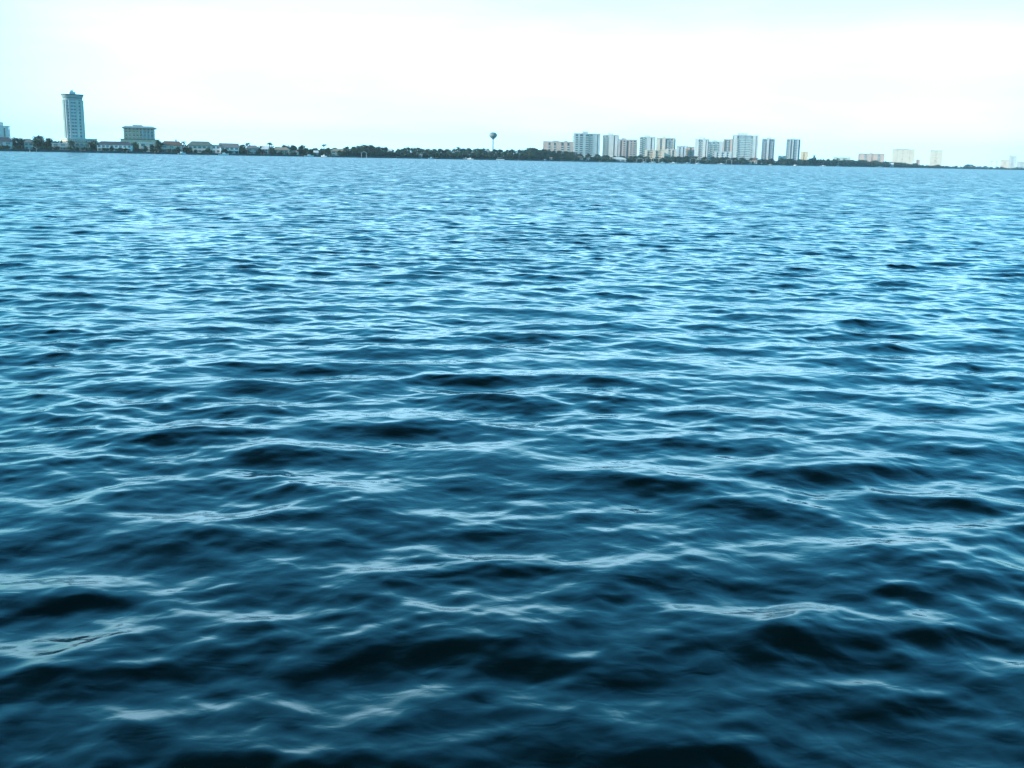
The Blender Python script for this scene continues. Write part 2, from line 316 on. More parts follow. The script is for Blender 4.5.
# ------------------------------------------------------------------ high-rises
def tower(a, b, top, d, label, bays, wall, body, side=('striped',), depth=18, pent=None, yaw=0., group=None, name='high_rise', floor=3.05, proud=1.3, cat='high-rise', roofm='grey'):
    """bays: (share of the front, kind); kinds: w plain pier wall, g window strip, b balconies before glass, s storeys"""
    px = (a+b)/2; x, y = xy(px, d, (top+hor(px))/2); Wa = (b-a)*mpp(px, d); H = zat(px, top, d)-GZ
    cy_, sy_ = math.cos(yaw), abs(math.sin(yaw)); W = (Wa-depth*sy_)/cy_
    o = thing(name, label, cat, (x, y, GZ), facing(px)+yaw, group); hw = W/2
    MB().box(-hw, hw, 0, depth, 0, H).build('core', body, o)
    tot = sum(f for f, k in bays); u = -hw; nfl = int(H/floor)
    for f, k in bays:
        w = W*f/tot; a0, a1 = u, u+w; u = a1
        if k == 'w': MB().box(a0+.02, a1-.02, -proud, -.003, 0, H+.6).build('pier_wall', wall, o)
        elif k == 'g': MB().box(a0+.3, a1-.3, -.25, -.003, 0, H-.8).build('window_strip', 'glass', o)
        elif k == 'b':
            g = MB().box(a0+.05, a1-.05, -.12, -.003, 0, H-.5).build('window_strip', 'glass', o)
            s = MB()
            for i in range(1, nfl): s.box(a0+.1, a1-.1, -2.1, -.123, i*floor-.25, i*floor+.0).box(a0+.1, a1-.1, -2.1, -2.02, i*floor+.003, i*floor+.9)
            s.build('balcony_stack', 'slab', o)
    for s in (-1, 1):                             # end walls: a slim strip of windows
        for yy in (.3, .68):
            xx = s*(hw+.003); e = MB().box(min(xx, xx+s*.2), max(xx, xx+s*.2), depth*yy-1.1, depth*yy+1.1, 2, H-2); e.build('window_strip', 'glass', o)
    MB().box(-hw-.3, hw+.3, -1.6, depth+.3, H+.603, H+1.4).build('roof_edge', wall, o)
    if pent:
        for (f0, f1, t) in pent:
            x0, x1 = -hw+W*f0, -hw+W*f1; hz = zat(px, t, d)-GZ
            p = MB().box(x0, x1, depth*.25, depth*.75, H+1.403, hz).build('penthouse', wall, o)
            MB().box(x0-.3, x1+.3, depth*.25-.3, depth*.75+.3, hz+.003, hz+.4).build('cap', roofm, p)
            MB().tube([((x0+x1)/2, depth/2, hz+.4), ((x0+x1)/2, depth/2, hz+3.2)], .12).build('antenna', 'steel', p)
    return o
M['s_green'] = striped('storeys_pale_green', (.46, .53, .50), (.10, .15, .16)); M['s_grey'] = striped('storeys_grey', (.43, .45, .46), (.13, .15, .17))
M['s_white'] = striped('storeys_white', (.68, .69, .67), (.12, .16, .18)); M['s_blue'] = striped('storeys_blue', (.30, .37, .43), (.05, .08, .11))
M['s_pink'] = striped('storeys_pink', (.58, .42, .36), (.16, .14, .13)); M['s_tan'] = striped('storeys_tan', (.60, .46, .34), (.10, .10, .09), 3.2, .45)
M['s_teal'] = striped('storeys_teal', (.50, .55, .56), (.11, .17, .19)); M['s_cream'] = striped('storeys_cream', (.72, .60, .50), (.46, .40, .34))
Hb = 190                                          # the towers stand a street behind the shore
tower(-6, 9.8, 127, sh(5)+420, 'white apartment block cut by the left edge above a grey house', [(3, 'w'), (2, 'g'), (4, 'w'), (1.5, 'g'), (3, 'w')], 'white', 's_white', pent=[(.25, .55, 122.5)], yaw=-.1)
tower(543, 573, 142.2, sh(557)+150, 'long low pink condominium with domed roof at the left of the cluster', [(3, 'w'), (1, 'b'), (2, 'w'), (1, 'b'), (3, 'w'), (1.3, 'b'), (2, 'w'), (1.2, 'b'), (2, 'w')], 'pink', 's_pink', depth=22, pent=[(.34, .50, 140.6)], name='condominium', cat='condominium')
tower(559, 573.5, 142.4, sh(566)+310, 'grey-pink condominium tucked between pink building and widest white high-rise', [(2, 'w'), (1, 'b'), (2, 'w'), (1, 'g'), (2, 'w')], 'grey', 's_pink', depth=18, pent=[(.35, .55, 140.9)], name='condominium', cat='condominium')
tower(573, 600.5, 134.2, sh(587)+200, 'widest white high-rise with green-grey balcony bays and central penthouse', [(1.2, 'w'), (1.6, 'b'), (1.3, 'w'), (2, 'b'), (1.8, 'w'), (2.2, 'b'), (1, 's'), (1.5, 'b'), (3.0, 'w'), (.6, 'g'), (1.4, 'w')], 'white', 's_green', depth=20, pent=[(.33, .54, 131.6)], yaw=.10)
tower(602, 618, 135.6, sh(610)+210, 'high-rise with green-grey left half and white right half', [(1, 'b'), (1.2, 's'), (1.2, 'b'), (1.1, 's'), (3.3, 'w'), (.8, 'g'), (2, 'w')], 'white', 's_green', depth=18, pent=[(.30, .62, 133.5)], yaw=-.08)  # white right walls, green-grey left bays: lit and shaded faces put into colour
tower(618.6, 637, 140.2, sh(628)+170, 'shorter grey high-rise with many narrow vertical bays', [(1, 'w'), (1, 'g'), (1, 'w'), (1, 'b'), (1, 'w'), (1.4, 'g'), (1, 'w'), (1, 'b'), (1, 'w'), (1.4, 'b'), (1, 'w')], 'pink', 's_grey', depth=18, pent=[(.15, .38, 138.4)])
tower(639, 654.5, 137.6, sh(646)+220, 'pale high-rise with grey shaded left face and stepped top', [(2, 'b'), (1.6, 's'), (1, 'b'), (2.8, 'w'), (.8, 'g'), (1.6, 'w')], 'white', 's_green', depth=18, pent=[(.28, .62, 135.6)], yaw=-.06)  # shaded left face and lit right face are set by the bay colours
tower(656, 675, 138.7, sh(665)+240, 'broad high-rise with tan left half and dark grey right bays', [(2.6, 'w'), (1.2, 's'), (2.2, 'w'), (1, 'g'), (1.4, 'b'), (1, 's'), (1.4, 'b'), (1, 'w'), (.7, 'g')], 'cream', 's_grey', depth=18, pent=[(.30, .50, 136.7), (.58, .72, 137.6)])
tower(644.5, 664, 150.6, sh(655)+90, 'long low beige building in front of the pale stepped high-rise', [(1, 'w'), (1, 's'), (1, 's'), (1, 'w'), (1, 's'), (1, 's'), (1, 'w')], 'cream', 's_tan', depth=16, name='low_building', cat='building')
tower(664.5, 676, 150.0, sh(670)+100, 'low cream building with blue-grey centre bay under broad tan high-rise', [(2, 'w'), (1, 'b'), (1, 'w'), (1, 's'), (1, 'w')], 'cream', 's_grey', depth=16, name='low_building', cat='building')
tower(676.5, 685.2, 146.6, sh(681)+110, 'small bright white block left of a dull pink block', [(2, 'w'), (1, 's'), (2, 'w'), (.8, 'g'), (1, 'w')], 'white', 's_white', depth=14, name='mid_rise', cat='building')
tower(685.6, 694, 147.3, sh(690)+105, 'dull pink mid-rise block beside the small bright white one', [(1, 's'), (1, 'w'), (1, 's'), (1, 'w')], 'pink', 's_tan', depth=14, name='mid_rise', cat='building', pent=[(.05, .2, 145.8)])
tower(694, 708, 139.6, sh(701)+230, 'high-rise with plain grey left face and brilliant white right face', [(3, 'w'), (1, 'b'), (1.0, 's'), (1.2, 'b'), (2.6, 'w'), (.7, 'g'), (1, 'w')], 'white', 's_grey', depth=16, pent=[(.25, .68, 137.6)], yaw=-.12)
tower(708.3, 722.5, 142.0, sh(715)+130, 'pale mid-height tower with small squarish windows and white right edge', [(1, 'b'), (1.5, 's'), (1, 'b'), (1.5, 's'), (1, 'b'), (2.2, 'w')], 'white', 's_green', depth=16, pent=[(.25, .58, 140.4)])
tower(722.8, 732, 139.6, sh(727)+260, 'slim dark-fronted high-rise just left of the big glass one', [(.8, 'w'), (1.6, 'g'), (1, 's'), (1.2, 'g'), (1.4, 'w')], 'pink', 's_grey', depth=14)
tower(732, 757.6, 135.8, sh(745)+190, 'big high-rise with broad blue glass front between white ends', [(.5, 'g'), (1.8, 'w'), (.6, 'b'), (3.2, 's'), (.3, 'g'), (2.6, 's'), (.8, 'b'), (1.6, 'w'), (.3, 'g'), (.8, 'w')], 'white', 's_teal', depth=20, pent=[(.18, .58, 133.3)])
tower(714, 731.5, 152.2, sh(722)+80, 'long low white building before the pale towers left of big glass high-rise', [(1, 'w'), (1, 's'), (1, 'w'), (1, 's'), (1, 'w'), (1, 's'), (1, 'w')], 'white', 's_white', depth=14, name='low_building', cat='building')
tower(761.5, 774, 139.2, sh(768)+190, 'blue-grey twin tower, left one of the detached pair', [(1.5, 's'), (1, 'b'), (1.2, 's'), (1.5, 'w'), (.7, 'g'), (1.2, 's'), (1, 'b'), (1, 's')], 'white', 's_blue', depth=16, pent=[(.35, .70, 137.6)], name='high_rise')
tower(786, 799.6, 139.8, sh(793)+190, 'blue-grey tower with white stripes, right one of the detached pair', [(.9, 's'), (1, 'b'), (.7, 'w'), (1.2, 'g'), (.7, 'w'), (.9, 'g'), (1.6, 's'), (.8, 'w'), (1, 's')], 'white', 's_blue', depth=16, pent=[(.30, .60, 138.9)], name='high_rise')
tower(778, 785.6, 156.5, sh(782)+90, 'low cream building between the two detached blue-grey towers', [(1, 'w'), (1, 's'), (1, 'w')], 'cream', 's_cream', depth=14, name='low_building', cat='building')
tower(800.3, 807.6, 152.4, sh(804)+230, 'small yellow block behind the right detached tower', [(2, 'w'), (1, 's'), (2, 'w')], 'yellow', 's_cream', depth=14, name='mid_rise', cat='building')
tower(813, 815, 156.2, sh(814)+200, 'thin little pink building alone right of the yellow block', [(1, 'w'), (.6, 's'), (1, 'w')], 'pink', 's_pink', depth=5, name='mid_rise', cat='building')
tower(833, 850, 158.4, sh(842)+120, 'very low grey-green building left of the far pink condominium', [(1, 'w'), (1, 's'), (1, 'w'), (1, 's'), (1, 'w')], 'palegreen', 's_green', depth=16, name='low_building', cat='building')
tower(858, 884, 154.6, sh(871)+260, 'long pinkish condominium far off on the right', [(.8, 's'), (2, 'w'), (1, 'b'), (2, 'w'), (1, 's'), (2, 'w'), (1, 'b'), (2, 'w')], 'pink', 's_pink', depth=18, name='condominium', cat='condominium', pent=[(.44, .56, 153.6)], proud=.3)
tower(892, 914, 150.2, sh(903)+300, 'large sunlit cream block standing far right', [(2, 'w'), (1, 's'), (2, 'w'), (1, 's'), (3, 'w'), (.8, 's'), (2, 'w')], 'cream', 's_cream', depth=22, pent=[(.12, .75, 149.4)], proud=.3)
tower(915.5, 919.8, 160.2, sh(917)+120, 'small pink block at the right foot of the cream block', [(1, 'w'), (1, 's'), (1, 'w')], 'pink', 's_pink', depth=12, name='mid_rise', cat='building')
tower(929.5, 942, 151.0, sh(936)+300, 'cream tower standing alone between the cream block and the right edge', [(2, 'w'), (1, 's'), (2, 'w')], 'cream', 's_cream', depth=20, proud=.3)
tower(1000, 1009, 160.5, sh(1004)+200, 'low cream building near the right edge, left of a taller white one', [(1, 'w'), (1, 's'), (1, 'w')], 'cream', 's_cream', depth=20, name='low_building', cat='building', proud=.3)
tower(1008.5, 1016, 156.6, sh(1012)+260, 'white building with stepped top near the right edge', [(1, 'w'), (1, 's'), (1, 'w')], 'white', 's_white', depth=20, pent=[(.0, .35, 155.8)], name='mid_rise', cat='building', proud=.3)
tower(1016.5, 1034, 162.3, sh(1022)+90, 'low white building cut by the right edge', [(1, 'w'), (1, 's'), (1, 'w'), (1, 's'), (1, 'w')], 'white', 's_white', depth=20, name='low_building', cat='building', proud=.3)

def round_tower():
    d = sh(74)+330; px = 73.6; x, y = xy(px, d, 118); mp = mpp(px, d)
    o = thing('round_tower', 'tall teal-grey tower with flared crown standing alone at left', 'high-rise', (x, y, GZ), facing(px)+.25)
    z = lambda py: zat(px, py, d)-GZ
    Wd = 18.2*mp/2; Dd = Wd*.8
    def ring(k, h, n=40, p=3.2):
        out = []
        for j in range(n):
            t = 2*math.pi*j/n; c, s = math.cos(t), math.sin(t); out.append((k*Wd*math.copysign(abs(c)**(2/p), c), k*Dd*math.copysign(abs(s)**(2/p), s), h))
        return out
    zc = z(99.5); zt = z(94.6)
    MB().loft([ring(.97, 0), ring(.97, zc)]).build('core', 's_teal', o)
    sl = MB(); i = 1
    while i*3.05 < zc-2: sl.loft([ring(1.015, i*3.05-.22), ring(1.015, i*3.05+.35)]); i += 1
    sl.build('balcony_bands', 'bluegrey', o)
    for t in np.linspace(0, 2*math.pi, 13)[:-1]:
        c, s = math.cos(t+.12), math.sin(t+.12); p = 3.2; bx = Wd*1.02*math.copysign(abs(c)**(2/p), c); by = Dd*1.02*math.copysign(abs(s)**(2/p), s)
        MB().box(bx-.8, bx+.8, by-.8, by+.8, 0, zc-.01).build('pier', 'palegreen' if s > -.2 or c > 0 else 'grey', o)
    MB().loft([ring(1.04, zc+.003), ring(1.06, zc+2.2), ring(1.12, zt-1.5), ring(1.18, zt)]).build('crown', 'teal', o)
    MB().loft([ring(1.075, zc+1.6), ring(1.085, zc+3.2)]).build('crown_window', 'glass', o)
    MB().loft([ring(1.21, zt+.003), ring(1.21, zt+.9)]).build('roof_edge', 'dark_roof', o)
    ph = MB().box(-Wd*.42, Wd*.25, -4, 4, zt+.903, z(91.3)).build('penthouse', 'white', o)
    MB().box(-Wd*.28, Wd*.05, -2.5, 2.5, z(91.3)+.003, z(89.6)).build('lift_house', 'white', ph)
    MB().tube([(Wd*.1, 0, z(91.3)), (Wd*.1, 0, z(88.4))], .15).build('antenna', 'steel', ph)
    zp = z(137.4)
    pd = MB().box(-Wd*1.35, Wd*1.95, -Dd-9, Dd+4, 0, zp-1.2).build('podium', 's_tan', o)
    MB().box(-Wd*1.4, Wd*2.0, -Dd-10.5, Dd+5, zp-1.197, zp-.2).build('podium_roof', 'palegreen', pd)
    for k in range(14):
        cx = -Wd*1.3+Wd*3.2*k/13; MB().box(cx-.45, cx+.45, -Dd-10.3, -Dd-9.5, 0, zp-1.2).build('column', 'white', pd)
round_tower()
def hotel():
    d = sh(139)+210; px = 139.3; x, y = xy(px, d, 134); mp = mpp(px, d); o = thing('hotel', 'squat tan hotel with overhanging teal-grey roof left of the brown-roofed house', 'hotel', (x, y, GZ), facing(px)-.05)
    z = lambda py: zat(px, py, d)-GZ
    hw = 14.7*mp; dp = 20; H = z(127.6)
    MB().box(-hw, hw, 0, dp, 0, H).build('core', 's_tan', o)
    for k in range(9):
        u = -hw+2*hw*k/8; MB().box(u-.7, u+.7, -1.2, -.003, 0, H-.01).build('pier_wall', 'tan' if k < 5 else 'grey', o)  # tan left, grey right: the sunlit and duller sides are painted in
    for k in range(8):
        u0 = -hw+2*hw*k/8+.9; u1 = -hw+2*hw*(k+1)/8-.9; s = MB(); i = 1
        while i*3.2 < H-1: s.box(u0, u1, -1.0, -.01, i*3.2-.2, i*3.2+.8); i += 1
        s.build('balcony_stack', 'cream' if k < 4 else 'grey', o)  # balconies repeat the painted sunlit left and duller right
    zr = z(124.9)
    r = MB().loft([[(-hw-1.6, -2.5, H+.003), (hw+1.6, -2.5, H+.003), (hw+1.6, dp+2, H+.003), (-hw-1.6, dp+2, H+.003)], [(-hw-2, -3, H+.9), (hw+2, -3, H+.9), (hw+2, dp+2.4, H+.9), (-hw-2, dp+2.4, H+.9)],
              [(-hw+1, 2, zr), (hw-1, 2, zr), (hw-1, dp-2, zr), (-hw+1, dp-2, zr)]]).build('roof', 'teal', o)
    MB().box(-hw*.45, hw*.2, 4, dp-4, zr+.003, z(123.9)).build('lift_house', 'teal', r)
    w = MB().box(-hw*1.25, hw*1.35, -7, -1.3, 0, z(138.6)).build('lower_wing', 'tan', o); MB().box(-hw*1.3, hw*1.4, -7.5, -1.25, z(138.6)+.003, z(138.1)).build('roof', 'dark_roof', w)
hotel()
def water_tower():
    d = sh(492)+180; px = 493; x, y = xy(px, d, 140); mp = mpp(px, d); z = lambda py: zat(px, py, d)-GZ
    o = thing('water_tower', 'water tower with blue-grey bulb tank on a slender pole above trees', 'water tower', (x, y, GZ))
    r = 4.1*mp; zt, zb = z(131.9), z(138.9); zm = zb+(zt-zb)*.56; pr = .95
    MB().lathe([(pr*1.9, 0), (pr*1.3, 3), (pr, 7), (pr*.92, zb-1), (pr*1.2, zb)], 20).build('pole', 'steel', o, True)
    MB().lathe([(pr*1.2, zb+.003), (r*.45, zb+(zm-zb)*.22), (r*.82, zb+(zm-zb)*.6), (r, zm), (r*.93, zm+(zt-zm)*.4), (r*.7, zm+(zt-zm)*.75), (r*.35, zm+(zt-zm)*.96), (.15, zt)], 28).build('tank', 'tank', o, True)
    MB().lathe([(r*1.04, zm-.25), (r*1.04, zm+.1)], 28).build('walkway', 'grey', o)
    MB().tube([(0, 0, zt), (0, 0, zt+1.6)], .12).build('vent_pipe', 'steel', o)
water_tower()

# ------------------------------------------------------------------ trees
def crown_mesh(seed, w, h, nl, leaf, base=.12, droop=.85):
    g = random.Random(seed); mb = MB(); cl = []
    for i in range(nl):                           # clumps spread through a lumpy crown
        t = g.random()**.8; a = g.uniform(0, 6.283); rr = w/2*math.sqrt(max(0, 1-(t-.42)**2/.36))*g.uniform(.25, 1.0)
        cl.append((rr*math.cos(a), rr*math.sin(a), h*(base+(1-base)*t*.94), g.uniform(.10, .19)*w))
    for cx, cy, cz, cr in cl:
        for j in range(34):
            v = Vector((g.gauss(0, 1), g.gauss(0, 1), g.gauss(0, 1))).normalized()*cr*g.uniform(.45, 1.05); v.z *= droop
            c = Vector((cx, cy, cz))+v; c.z = max(c.z, h*.03)
            n = Vector((g.gauss(0, 1), g.gauss(0, 1), g.gauss(0, 1)+.6)).normalized(); t1 = n.orthogonal().normalized()*leaf*g.uniform(.6, 1.2); t2 = n.cross(t1)*g.uniform(.6, .9)
            mb.quad(c-t1, c+t2*.6, c+t1, c-t2*.6)
    return mb
def limbs(seed, w, h):
    g = random.Random(seed); mb = MB().tube([(0, 0, -.2), (.1, 0, h*.25), (.05, .1, h*.5), (0, 0, h*.78)], [h*.035, h*.026, h*.019, .04], 7)
    for i in range(5):
        a = g.uniform(0, 6.28); z0 = h*g.uniform(.25, .5); l = w*.36; mb.tube([(0, 0, z0), (l*.5*math.cos(a), l*.5*math.sin(a), z0+h*.14), (l*math.cos(a), l*math.sin(a), z0+h*.26)], [h*.016, h*.011, .03], 5)
    return mb
PROTO = []
for i in range(7):
    w = [11, 9, 12, 8, 13, 10, 7][i]
    PROTO.append((limbs(i, w, 10), crown_mesh(i, w, 10, 46 if i != 3 else 34, .62, .10 if i % 2 else .16), w))
PM = [(a.build('trunk', 'bark'), c.build('crown', 'leaf' if i % 3 else 'leaf2'), w) for i, (a, c, w) in enumerate(PROTO)]
TM = [(t.data, c.data, w) for t, c, w in PM]
for t, c, w in PM: bpy.data.objects.remove(t); bpy.data.objects.remove(c)
def tree(px, top, d, label, group=None, wide=None, k=None, name='broadleaf_tree', z0=GZ):
    i = random.randrange(7) if k is None else k; tm, cm, w = TM[i]; x, y = xy(px, d); h = max(2.2, zat(px, top, d)-z0); s = h/10.0
    sx = s*random.uniform(.95, 1.3) if wide is None else wide*mpp(px, d)/w
    o = thing(name, label, 'tree', (x, y, z0-.05), random.uniform(0, 6.28), group); o.scale = (sx, sx, s)
    for nm, me in (('trunk', tm), ('crown', cm)):
        c = bpy.data.objects.new(nm, me); COL.objects.link(c); c.parent = o
    return o
def palm(px, top, d, label, lean=0.):
    x, y = xy(px, d); h = zat(px, top, d)-GZ; o = thing('palm_tree', label, 'palm', (x, y, GZ), random.uniform(0, 6))
    hh = h-1.2; MB().tube([(0, 0, -.2), (lean*.2, 0, hh*.4), (lean*.6, 0, hh*.8), (lean, 0, hh)], [.28, .21, .19, .17], 8).build('trunk', 'bark', o)
    f = MB()
    for i in range(18):
        a = i*2.4; el = random.uniform(-.35, 1.1); L_ = random.uniform(2.4, 3.1); pts = []
        for q in range(6):
            t = q/5; pts.append(Vector((lean+math.cos(a)*L_*t*math.cos(el*.6), math.sin(a)*L_*t*math.cos(el*.6), hh+L_*(math.sin(el)*t-.75*t*t))))
        sd = Vector((-math.sin(a), math.cos(a), 0))
        for q in range(5):
            w0, w1 = .5*math.sin(math.pi*(.15+.85*q/5)), .5*math.sin(math.pi*(.15+.85*(q+1)/5)); dz = Vector((0, 0, -.28))
            f.quad(pts[q], pts[q+1], pts[q+1]+sd*w1+dz, pts[q]+sd*w0+dz); f.quad(pts[q+1], pts[q], pts[q]-sd*w0+dz, pts[q+1]-sd*w1+dz)
    f.build('crown', 'palm', o)
# single trees one can tell apart
for px, top, wide, off, lab in (
 (17.5, 138, 15, 30, 'rounded dark tree right of the grey house at the left edge'),
 (39, 135.8, 16, 34, 'largest dark spreading tree left of the pinkish low house'),
 (49, 138, 13, 26, 'dark tree touching the left end of the pinkish low house'),
 (72, 140.6, 6, 12, 'small dark tree in front of the tower podium'),
 (93.5, 141, 6, 18, 'dark bushy tree between tan block and wide white house'),
 (112, 145.2, 5, 10, 'dark shrub-like tree in front of wide white house'),
 (135.5, 140.8, 8, 26, 'dark tree between wide white house and cream flat-roofed house'),
 (145, 145, 7, 14, 'low tree before the cream flat-roofed house'),
 (159, 140.2, 9, 24, 'tall dark tree left of the brown-roofed house'),
 (152, 144, 6, 16, 'mid-height tree right of the low tree by the cream house'),
 (178, 146, 6, 9, 'round low tree before the brown-roofed house'),
 (190, 146, 6, 10, 'low tree at left end of the green-roofed house'),
 (208, 147, 6, 10, 'low tree at right end of the green-roofed house'),
 (225, 147.6, 6, 8, 'small tree before the white porch house'),
 (242.5, 143.4, 9, 22, 'dark tree right of the white porch house'),
 (388.6, 151, 8, 20, 'lower tree hiding the foot of the white gable in the treeline gap')):
    tree(px, top, sh(px)+off, lab, wide=wide)
palm(95.5, 138.8, sh(95)+16, 'palm beside the bushy tree at left of the wide white house'); palm(90.5, 140.2, sh(90)+14, 'shorter palm right of the square tan block')
palm(184.5, 139.4, sh(184)+15, 'palm between the brown-roofed and green-roofed houses', .8); palm(247.8, 141.0, sh(248)+24, 'palm above the grey-roofed house')
palm(270, 140.5, sh(270)+20, 'tallest palm left of the tan-roofed house'); palm(324.3, 142.2, sh(324)+20, 'lone palm left of the cream house at the dense trees')
palm(418, 146.2, sh(418)+40, 'palm crown poking above the dense treeline'); palm(458, 146.0, sh(458)+40, 'thin palm poking above the treeline left of the water tower')
palm(991, 161, sh(991)+20, 'left of two small palms near the right edge'); palm(996, 161.4, sh(996)+20, 'right of two small palms near the right edge')
def row(a, b, prof, n, lab, group, o0=10, o1=70, low=0., name='broadleaf_tree'):
    xs = [p[0] for p in prof]; ys = [p[1] for p in prof]
    for i in range(n):
        px = a+(b-a)*(i+random.uniform(.1, .9))/n; t = (i % 3)/2; off = o0+(o1-o0)*(t*.8+random.uniform(0, .2))
        top = float(np.interp(px, xs, ys)); yb = float(np.interp(px, YBX, YBY)); hgt = (yb-top)*(1 if t == 1 else random.uniform(.62, .95) if t == .5 else random.uniform(.45, .75))
        o = tree(px, yb-hgt*random.uniform(.95, 1.03), sh(px)+off, lab, group, name=name); fx = 1+.9*max(0, min(1, (px-540)/300)); o.scale.x *= fx; o.scale.y *= fx
row(-30, 12, [(0, 142)], 5, 'dark tree behind the grey house at the left edge', 'trees behind the left edge house', 60, 90)
row(98, 160, [(98, 143)], 10, 'dark tree in the row behind the houses below the hotel', 'trees behind houses below the hotel', 70, 120)
row(160, 246, [(160, 144), (240, 146)], 13, 'dark tree behind the waterfront houses right of the hotel', 'trees behind houses right of hotel', 50, 90)
row(246, 280, [(246, 146), (256, 143.8), (266, 144.5), (280, 146)], 9, 'bushy tree around the grey-roofed and tan-roofed houses', 'trees around the grey and tan roofs', 8, 60)
row(280, 309, [(280, 144), (296, 143.6), (305, 144.2), (309, 146)], 11, 'dark tree in the clump right of the tan-roofed house', 'clump right of tan-roofed house', 22, 60)
row(307, 346, [(307, 146.2), (320, 147), (330, 146.6), (346, 146)], 11, 'dark tree near the lone palm left of the dense trees', 'trees near the lone palm', 14, 60)
row(342, 388, [(342, 145.2), (355, 146), (362, 144.4), (374, 144.2), (378, 146), (388, 147)], 22, 'dark tree in the tall hump of woods behind the white boathouse', 'hump of woods behind the boathouse', 10, 70)
row(387, 452, [(387, 148.3), (392, 148.5), (396, 147.6), (414, 147), (422, 148.6), (452, 148.6)], 32, 'dark tree in the unbroken treeline between boathouse and thin palm', 'treeline between boathouse and thin palm', 10, 80)
row(452, 527, [(452, 149.2), (460, 148), (480, 148), (486, 149.6), (500, 149.2), (523, 150)], 36, 'dark tree in the treeline at the foot of the water tower', 'treeline at the water tower', 10, 85)
row(525, 576, [(525, 149.4), (533, 147.2), (541, 149), (556, 150.8), (576, 152)], 26, 'dark tree in the treeline below the pink condominium', 'treeline below the pink condominium', 10, 85)
row(574, 640, [(574, 153), (600, 154.4), (620, 156), (640, 155.6)], 24, 'low dark tree at the feet of the left high-rises', 'trees at the left high-rises', 14, 60)
row(640, 735, [(640, 156.4), (665, 156.2), (690, 156.4), (735, 157.6)], 30, 'low dark tree before the middle high-rises', 'trees at the middle high-rises', 14, 60)
row(735, 812, [(735, 157.4), (750, 157), (760, 158.8), (775, 158.4), (812, 159.6)], 24, 'low dark tree around the two detached blue-grey towers', 'trees at the detached towers', 14, 60)
row(812, 925, [(812, 160), (850, 160.4), (880, 161.3), (925, 164.4)], 26, 'low blue-green tree on the thin shore below the far cream block', 'thin shore trees below cream block', 14, 70)
row(925, 1040, [(925, 164.6), (960, 166.2), (972, 164.2), (985, 166.5), (992, 164.4), (1000, 167), (1040, 168)], 22, 'tiny dark tree on the thin shore at the far right', 'thin shore trees at far right', 14, 70)

def thicket(a, b, label, cat, h, off, step=.55, gap=0., seed=1, leaf=.8, mat='leaf'):
    g = random.Random(seed); mb = MB(); px = a
    while px < b:
        d = sh(px)+off+g.uniform(0, 8); st = step*g.uniform(.7, 1.4)
        if gap and math.sin(px*.9+seed)+math.sin(px*.37) < gap: px += st; continue
        x, y = xy(px, d); hh = h(px)*g.uniform(.55, 1.1); w = max(st*mpp(px, d), hh*.7)
        for j in range(46):
            v = Vector((g.gauss(0, 1), g.gauss(0, 1), g.gauss(0, 1))).normalized()*g.uniform(.5, 1.05)
            c = Vector((x+v.x*w*.75, y+v.y*w*.6, GZ+max(.1, hh*.5+v.z*hh*.55))); n = Vector((g.gauss(0, 1), g.gauss(0, 1), g.gauss(0, 1)+.5)).normalized()
            t1 = n.orthogonal().normalized()*leaf*hh/4*g.uniform(.7, 1.3); t2 = n.cross(t1)*.8
            mb.quad(c-t1, c+t2*.6, c+t1, c-t2*.6)
        px += st
    o = mb.build('shrub_thicket', mat); tag(o, label, cat); o['kind'] = 'stuff'
thicket(-40, 345, 'patchy dark shrubs along the seawall before the houses on the left', 'shrubs', lambda p: 2.6, 4, .6, .15, 1)
thicket(-40, 345, 'dark hedges filling the gaps behind the houses on the left', 'hedges', lambda p: 6.2, 48, .7, -.9, 2)
thicket(342, 560, 'dark undergrowth at the foot of the long treeline', 'undergrowth', lambda p: 4.5, 6, .6, 0, 3)
thicket(556, 815, 'dark shrubs along the shore below the high-rises', 'shrubs', lambda p: 5.0, 10, .55, -1.1, 4)
thicket(810, 1060, 'thin dark mangrove strip on the shore at the far right', 'mangroves', lambda p: float(np.interp(p, [810, 850, 920, 930, 1024], [12, 11, 7, 6, 4])), 10, .4, 0, 5)
